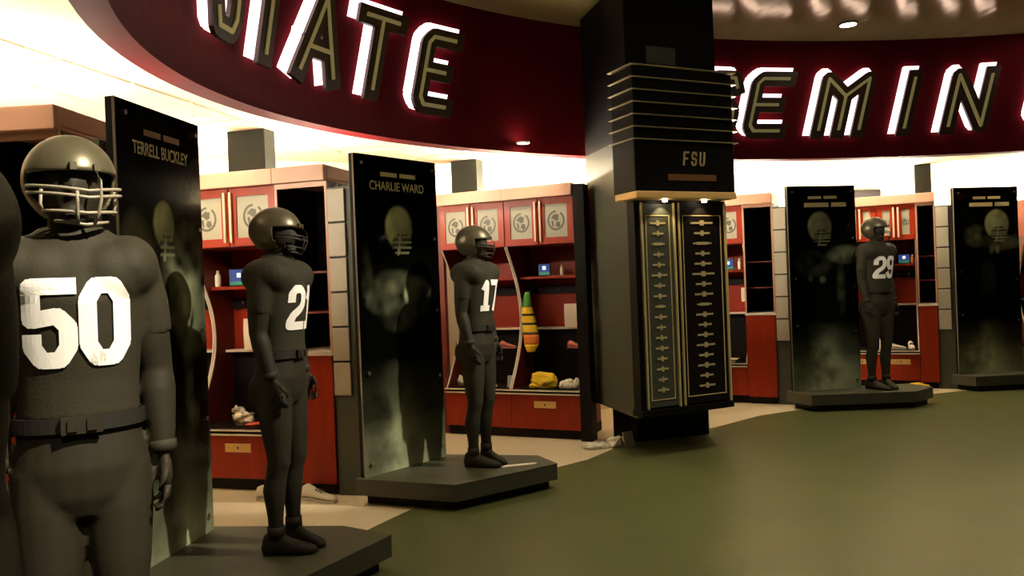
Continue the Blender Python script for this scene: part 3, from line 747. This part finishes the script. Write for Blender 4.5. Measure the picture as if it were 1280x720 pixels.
    out['mask'] = [B().tube(pts, .0045, 8).mesh('mask_bar', True) for pts in (
        ar(.118, 1.690, -1.45, 1.45, -.012, 16, .022), ar(.118, 1.672, -1.45, 1.45, -.012, 16, .022), ar(.104, 1.632, -1.1, 1.1, -.016, 14, .01), ar(.085, 1.602, -.9, .9, -.02, 12, .012),
        [(.028, -.130, 1.752), (.030, -.155, 1.72), (.030, -.158, 1.67), (.026, -.144, 1.63), (.02, -.125, 1.602)],
        [(-.028, -.156, 1.69), (-.028, -.154, 1.66), (-.026, -.143, 1.63), (-.02, -.125, 1.602)],
        [(.092, -.070, 1.700), (.094, -.064, 1.66), (.088, -.066, 1.635)], [(-.092, -.070, 1.700), (-.094, -.064, 1.66), (-.088, -.066, 1.635)])]
    out['clip'] = [B().box(x - .008, x + .008, -.138, -.122, 1.748, 1.768).mesh('mask_clip') for x in (-.03, .03)]
    return out

def jersey_number(me, digits, parent, dz=0):
    bvh = BVHTree.FromPolygons([v.co for v in me.vertices], [tuple(p.vertices) for p in me.polygons])
    h, w, sw, gap = .24, .128, .044, .003; tot = sum(w if d != '1' else w * .72 for d in digits) + gap; x = -tot / 2
    SWREF[0] = sw
    for d in digits:
        wd = w if d != '1' else w * .72
        bm = bmesh.new()
        for pg in strokes(d, wd, h, sw):
            bm.faces.new([bm.verts.new((x + p.x, 0, 1.195 + dz + p.y)) for p in pg])
        bmesh.ops.triangulate(bm, faces=bm.faces)
        for _ in range(2): bmesh.ops.subdivide_edges(bm, edges=[e for e in bm.edges if e.calc_length() > .018], cuts=1, use_grid_fill=True)
        bmesh.ops.triangulate(bm, faces=bm.faces)
        for v in bm.verts:
            hit = bvh.ray_cast(Vector((v.co.x, -1, v.co.z)), Vector((0, 1, 0)))
            v.co.y = (hit[0].y if hit[0] else -.12) - .0065
        bmesh.ops.recalc_face_normals(bm, faces=bm.faces)
        nm = bpy.data.meshes.new('jersey_digit'); bm.to_mesh(nm); bm.free()
        link('jersey_digit', nm, M['number'], parent); x += wd + gap

MQ = [build_mannequin((.04, .015)), build_mannequin((.07, -.012))]
def mannequin(q, loc, heading, digits, label, scale=1, yaw=0, dz=0):
    t = thing('mannequin', label, 'mannequin', loc, math.atan2(heading[1], heading[0]) + PI / 2, 'charcoal football mannequins'); t.scale = (scale,) * 3
    link('body', q['body'], M['charcoal'], t); j = link('jersey', q['jersey'], M['jersey'], t)
    be = link('belt', q['belt'], M['belt'], t); link('buckle', q['buckle'], M['charcoal'], be)
    for k in ('band_r', 'band_l'): link('wristband', q[k], M['jersey'], t)
    for k in ('shoe_r', 'shoe_l'): link('shoe', q[k], M['charcoal'], t)
    h = link('helmet', q['helmet'], M['helmet'], t); h.rotation_euler[2] = R(yaw)
    for me in q['mask']: link('mask_bar', me, M['mask' if q is MQ[0] else 'belt'], h)
    for me in q['clip']: link('mask_clip', me, M['helmet'], h)
    if digits: jersey_number(q['jersey'], digits, j, dz)
    return t
mannequin(MQ[0], (-1.228, 2.25, .2), (.50, -.86), '50', 'charcoal football mannequin numbered 50 with satin helmet, nearest full figure', 1, 14, .025)
mannequin(MQ[1], (-1.27, 4.36, .2), (.97, -.24), '21', 'charcoal football mannequin numbered 21 standing in profile before the left lockers', 1, 14)
mannequin(MQ[1], (-.28, 6.22, .2), (.866, -.5), '17', 'charcoal football mannequin numbered 17 before the four emblem doors', 1, 30)
mannequin(MQ[1], (4.28, 9.38, .2), (.30, -.95), '29', 'charcoal football mannequin numbered 29 in shadow at far right', 1.08, 35)
mannequin(MQ[1], (-.705, .74, .2), (.85, -.53), None, 'charcoal mannequin cut off by the left frame edge, only its shoulder showing')

# ------------------------------------------------------------------ things in the lockers and on the floor
def tablet(p, rz, lab, w=.14, h=.13):
    t = thing('tablet', lab, 'tablet', p, rz, 'tablets on the locker shelves')
    bevel(B().box(-w / 2, w / 2, 0, .012, 0, h).build('housing', M['black'], t)); s = B().box(-w / 2 + .008, w / 2 - .008, -.002, 0, .04, h - .008).build('screen', M['screen'], t)
    B().box(-.018, .018, -.004, -.002, h / 2, h / 2 + .036).build('screen_icon', M['screen_icon'], s); B().box(-w / 2 + .008, w / 2 - .008, -.002, 0, .008, .04).build('screen_strip', M['screen_green'], s)
    B().box(-.03, .03, .012, .05, 0, .01).build('stand', M['black'], t)
def bottle(p, lab, mt='paper', h=.10, r_=.018, cap='white_cloth'):
    t = thing('bottle', lab, 'bottle', p); B().zloft([(0, 0, 0, r_ * .9, r_ * .9), (.006, 0, 0, r_, r_), (h * .68, 0, 0, r_, r_), (h * .8, 0, 0, r_ * .5, r_ * .5), (h * .84, 0, 0, r_ * .45, r_ * .45)], 14).build('flask', M[mt], t, smooth=True)
    B().zloft([(h * .82, 0, 0, r_ * .55, r_ * .55), (h, 0, 0, r_ * .5, r_ * .5)], 12).build('cap', M[cap], t)
def sneaker(p, rz, mt, lab, group, roll=0, sc=1, sole='rubber'):
    t = thing('sneaker', lab, 'shoe', p, rz, group); t.scale = (sc,) * 3; n = 16; rg = []
    for y, hw, top in [(.135, .018, .05), (.125, .034, .10), (.09, .038, .115), (.05, .036, .10), (0, .036, .075), (-.06, .043, .058), (-.11, .042, .048), (-.145, .028, .036), (-.155, .01, .026)]:
        rg.append([(hw * math.cos(2 * PI * k / n), y, .018 + (top - .018) * max(0, .5 + .5 * math.sin(2 * PI * k / n))) for k in range(n)])
    B().rings(rg).build('upper', M[mt], t, smooth=True)
    out = [(.03, .135), (.04, .08), (.038, 0), (.048, -.07), (.043, -.12), (.02, -.158), (-.02, -.158), (-.043, -.12), (-.046, -.07), (-.036, 0), (-.04, .08), (-.03, .135)]
    B().prism(out, 0, .02).build('sole', M[sole], t)
    for k in range(3): B().tube([(-.026, .0 - k * .022, .078 - k * .005), (0, 0 - k * .022, .088 - k * .006), (.026, .0 - k * .022, .078 - k * .005)], .004, 6).build('lace', M['emblem'], t)
def sheet(p, rz, w, h, lab, mt='paper'):
    b = B(); n = 6
    for i in range(n):
        z0, z1 = h * i / n, h * (i + 1) / n; f = lambda z: .018 * (z / h - .5) ** 2 * 2
        b.prism_x([(f(z0), z0), (f(z0) + .002, z0), (f(z1) + .002, z1), (f(z1), z1)], -w / 2, w / 2)
    tag(b.build('paper_sheet', M[mt], None, p, rz), lab, 'paper', 'papers hanging in the lockers')

rB, wB = RW['B']; rC, wC = RW['C']; rD, wD = RW['D']; rE, wE = RW['E']
# row B, right bay (x from wB to 2 wB)
tablet(rB.p3(1.14, .34, 1.666), rB.a, 'small lit tablet on the shelf behind the twenty-one mannequin', .20, .15)
bottle(rB.p3(.93, .34, 1.666), 'small white bottle beside the tablet behind the twenty-one mannequin', h=.14, r_=.026)
sheet(rB.p3(1.195, .40, 1.112), rB.a, .15, .27, 'white paper leaning in the locker behind the twenty-one mannequin')
t = thing('kit_bag', 'crumpled silver plastic bag on the bench behind the twenty-one mannequin', 'bag', rB.p3(1.23, .20, .502), rB.a)
lump('bag_body', M['silver'], (.085, .07, .075), 2, (0, 0, 0), t, .45); lump('bag_neck', M['silver'], (.05, .03, .035), 5, (-.06, 0, .10), t, .5)
tag(lump('red_cloth', M['red'], (.09, .05, .02), 8, rB.p3(1.39, .16, .502), None, .3), 'folded red cloth beside the silver bag', 'cloth')
sneaker((-1.90, 6.17, .001), rB.a + R(100), 'white_cloth', 'white sneaker on the cream floor, half behind the twenty-one mannequin', 'white sneakers on the floor', sc=1.0)
sneaker((-1.535, 6.08, .001), rB.a + R(78), 'white_cloth', 'white sneaker on the cream floor under the long red door', 'white sneakers on the floor', sc=1.1)
# row C
tablet(rC.p3(1.06, .34, 1.666), rC.a, 'small lit tablet on the shelf above the striped towel', .14, .13)
bottle(rC.p3(1.26, .34, 1.666), 'small pale bottle beside the tablet above the striped towel', h=.11)
bottle(rC.p3(.42, .34, 1.666), 'small pale bottle on the shelf beside the seventeen helmet', h=.11)
sheet(rC.p3(1.33, .40, 1.112), rC.a, .17, .25, 'white paper leaning right of the striped towel')
# striped towel hanging from the divider
t = thing('striped_towel', 'yellow and black striped towel with green top hanging in the locker', 'towel', rC.p3(.88, .30, .84), rC.a)
sections = [('green', .50, .66, .022, .045), ('yellow', .43, .50, .045, .055), ('stripe', .405, .43, .055, .058), ('yellow', .335, .405, .058, .066), ('stripe', .31, .335, .066, .067), ('yellow', .23, .31, .067, .073), ('stripe', .205, .23, .073, .073), ('orange', .10, .205, .073, .065), ('yellow', .02, .10, .065, .035)]
for mt, z0, z1, w0, w1 in sections:
    rg = []
    for k in range(5):
        z = z1 + (z0 - z1) * k / 4; wv = w0 + (w1 - w0) * k / 4
        rg.append([(1.2 * wv * math.cos(a) * (1 + .10 * math.sin(5 * a + z * 14)) + .02 * math.sin(z * 9), .6 * wv * math.sin(a) * (1 + .12 * math.sin(7 * a)), z) for a in [2 * PI * i / 24 for i in range(24)]])
    B().rings(rg).build('towel_band', M[mt], t, smooth=True)
B().tube([(0, .0, .655), (0, .12, .69), (-.005, .20, .695)], .006, 6).build('hanging_loop', M['stripe'], t)
t = thing('yellow_cloth', 'bundled yellow cloth on the bench below the striped towel', 'cloth', rC.p3(1.10, .17, .502), rC.a)
lump('main_fold', M['yellow'], (.125, .10, .105), 3, (-.015, 0, 0), t, .35); lump('trailing_fold', M['yellow'], (.06, .06, .035), 9, (-.10, -.05, 0), t, .4)
t = thing('white_towel', 'crumpled white towel beside the yellow cloth on the bench', 'towel', rC.p3(1.39, .15, .502), rC.a)
lump('main_fold', M['white_cloth'], (.085, .08, .06), 4, (-.03, 0, 0), t, .4); lump('side_fold', M['white_cloth'], (.042, .06, .065), 11, (.065, 0, 0), t, .4)
for k, (x, lab) in enumerate(((.05, 'pink red cleat on the ledge left of the seventeen mannequin'), (.60, 'pink red cleat on the ledge right of the seventeen mannequin'), (1.39, 'pink red cleat on the ledge below the leaning white paper'))):
    sneaker(rC.p3(x, .33, .90), rC.a + R(80), 'pink', lab, 'cleats on the locker ledges', sc=.7, sole='pink')
    o = B().box(-.11, .11, -.05, .20, -.012, 0).build('shoe_rack', M['blackwood'], None, rC.p3((.13, .60, 1.40)[k], .33, .90), rC.a); tag(o, ('black shoe rack left of the seventeen mannequin', 'black shoe rack right of the seventeen mannequin', 'black shoe rack below the leaning white paper')[k], 'rack', 'small shoe racks')
o = bevel(B().prism_x([(0, 0), (.03, 0), (.05, .12), (.02, .12)], -.025, .025).build('blue_box', M['blue'], None, rC.p3(.70, .12, .502), rC.a)); tag(o, 'small pale blue carton on the bench behind the seventeen mannequin', 'carton')
tag(lump('white_cloth', M['white_cloth'], (.05, .04, .015), 14, rC.p3(.50, .15, .502), None), 'small flat white cloth on the bench behind the seventeen mannequin', 'cloth')
tag(lump('white_towel', M['white_cloth'], (.04, .05, .07), 17, rC.p3(.08, .2, .502), None), 'small white towel behind the second name panel edge', 'towel')
# socks by the column
for k, (x, y, sx, lab) in enumerate(((.72, 7.60, .10, 'flattened white cloth on the floor, left of the three by the column'), (.93, 7.62, .065, 'bundled white cloth on the floor, middle of the three by the column'))):
    t = thing('floor_cloth', lab, 'cloth', (x, y, .001), .3 * k, 'white cloths on the floor by the column')
    lump('main_fold', M['white_cloth'], (sx, .07, (.035, .065)[k]), 20 + k, (0, 0, 0), t, .5); lump('side_fold', M['white_cloth'], (sx * .5, .05, (.04, .05)[k]), 30 + k, (sx * .9, .0, 0), t, .5)
o = B().prism_x([(0, 0), (.004, 0), (.045, .14), (.04, .145)], -.055, .06).build('paper_card', M['silver'], None, (1.06, 7.56, .006), .5); tag(o, 'pale card leaning against the column foot', 'card')
# row D
tablet(rD.p3(.405, .34, 1.666), rD.a, 'small lit tablet on the shelf right of the trophy column', .15, .14)
bottle(rD.p3(.55, .33, 1.666), 'small white bottle beside the tablet right of the trophy column', h=.14, r_=.022)
sheet(rD.p3(.585, .40, 1.25), rD.a, .08, .18, 'small white paper in the locker right of the trophy column')
t = thing('magazine_stack', 'thin white magazines on the bench right of the trophy column', 'magazines', rD.p3(.385, .2, .502), rD.a)
for k in range(3): B().box(-.11 + .02 * k, .11 + .01 * k, -.08, .08, k * .012, k * .012 + .01).build('magazine', M['white_cloth' if k % 2 == 0 else 'emblem'], t)
# row E
tablet(rE.p3(.79, .36, 1.666), rE.a, 'small tablet on the shelf in the far right locker', .15, .13)
bottle(rE.p3(.893, .33, 1.666), 'small orange bottle on the shelf in the far right locker', 'orange', h=.12, r_=.02)
sneaker(rE.p3(.64, .2, .502), rE.a + R(80), 'white_cloth', 'white sneaker on the far right bench, left of two', 'sneakers on the far right bench', sc=.9)
sneaker(rE.p3(.84, .24, .502), rE.a + R(5), 'white_cloth', 'white sneaker on the far right bench, right of two', 'sneakers on the far right bench', sc=.9)
t = thing('yellow_cloth', 'yellow cloth on the floor before the far right bench', 'cloth', (5.22, 10.42, .001), 0)
lump('main_fold', M['yellow'], (.14, .08, .065), 41, (0, 0, 0), t, .3); lump('side_fold', M['yellow'], (.06, .05, .05), 43, (.12, 0, 0), t, .3)
t = thing('floor_cloth', 'pale cloth on the floor beside the yellow cloth', 'cloth', (4.98, 10.42, .001), 0)
lump('main_fold', M['white_cloth'], (.09, .06, .04), 45, (0, 0, 0), t, .4); lump('side_fold', M['green'], (.05, .04, .04), 46, (-.1, 0, 0), t, .4)
# small item on the second platform
o = B().prism([(-.14, -.03), (.12, .01), (.15, .05), (-.10, .03)], 0, .006).build('paper_sheet', M['paper'], None, (.0, 6.12, .2005), R(8)); tag(o, 'pale paper strip lying on the platform beside the seventeen mannequin', 'paper')

for o in list(C.objects):
    if 'th' in o: del o['th']
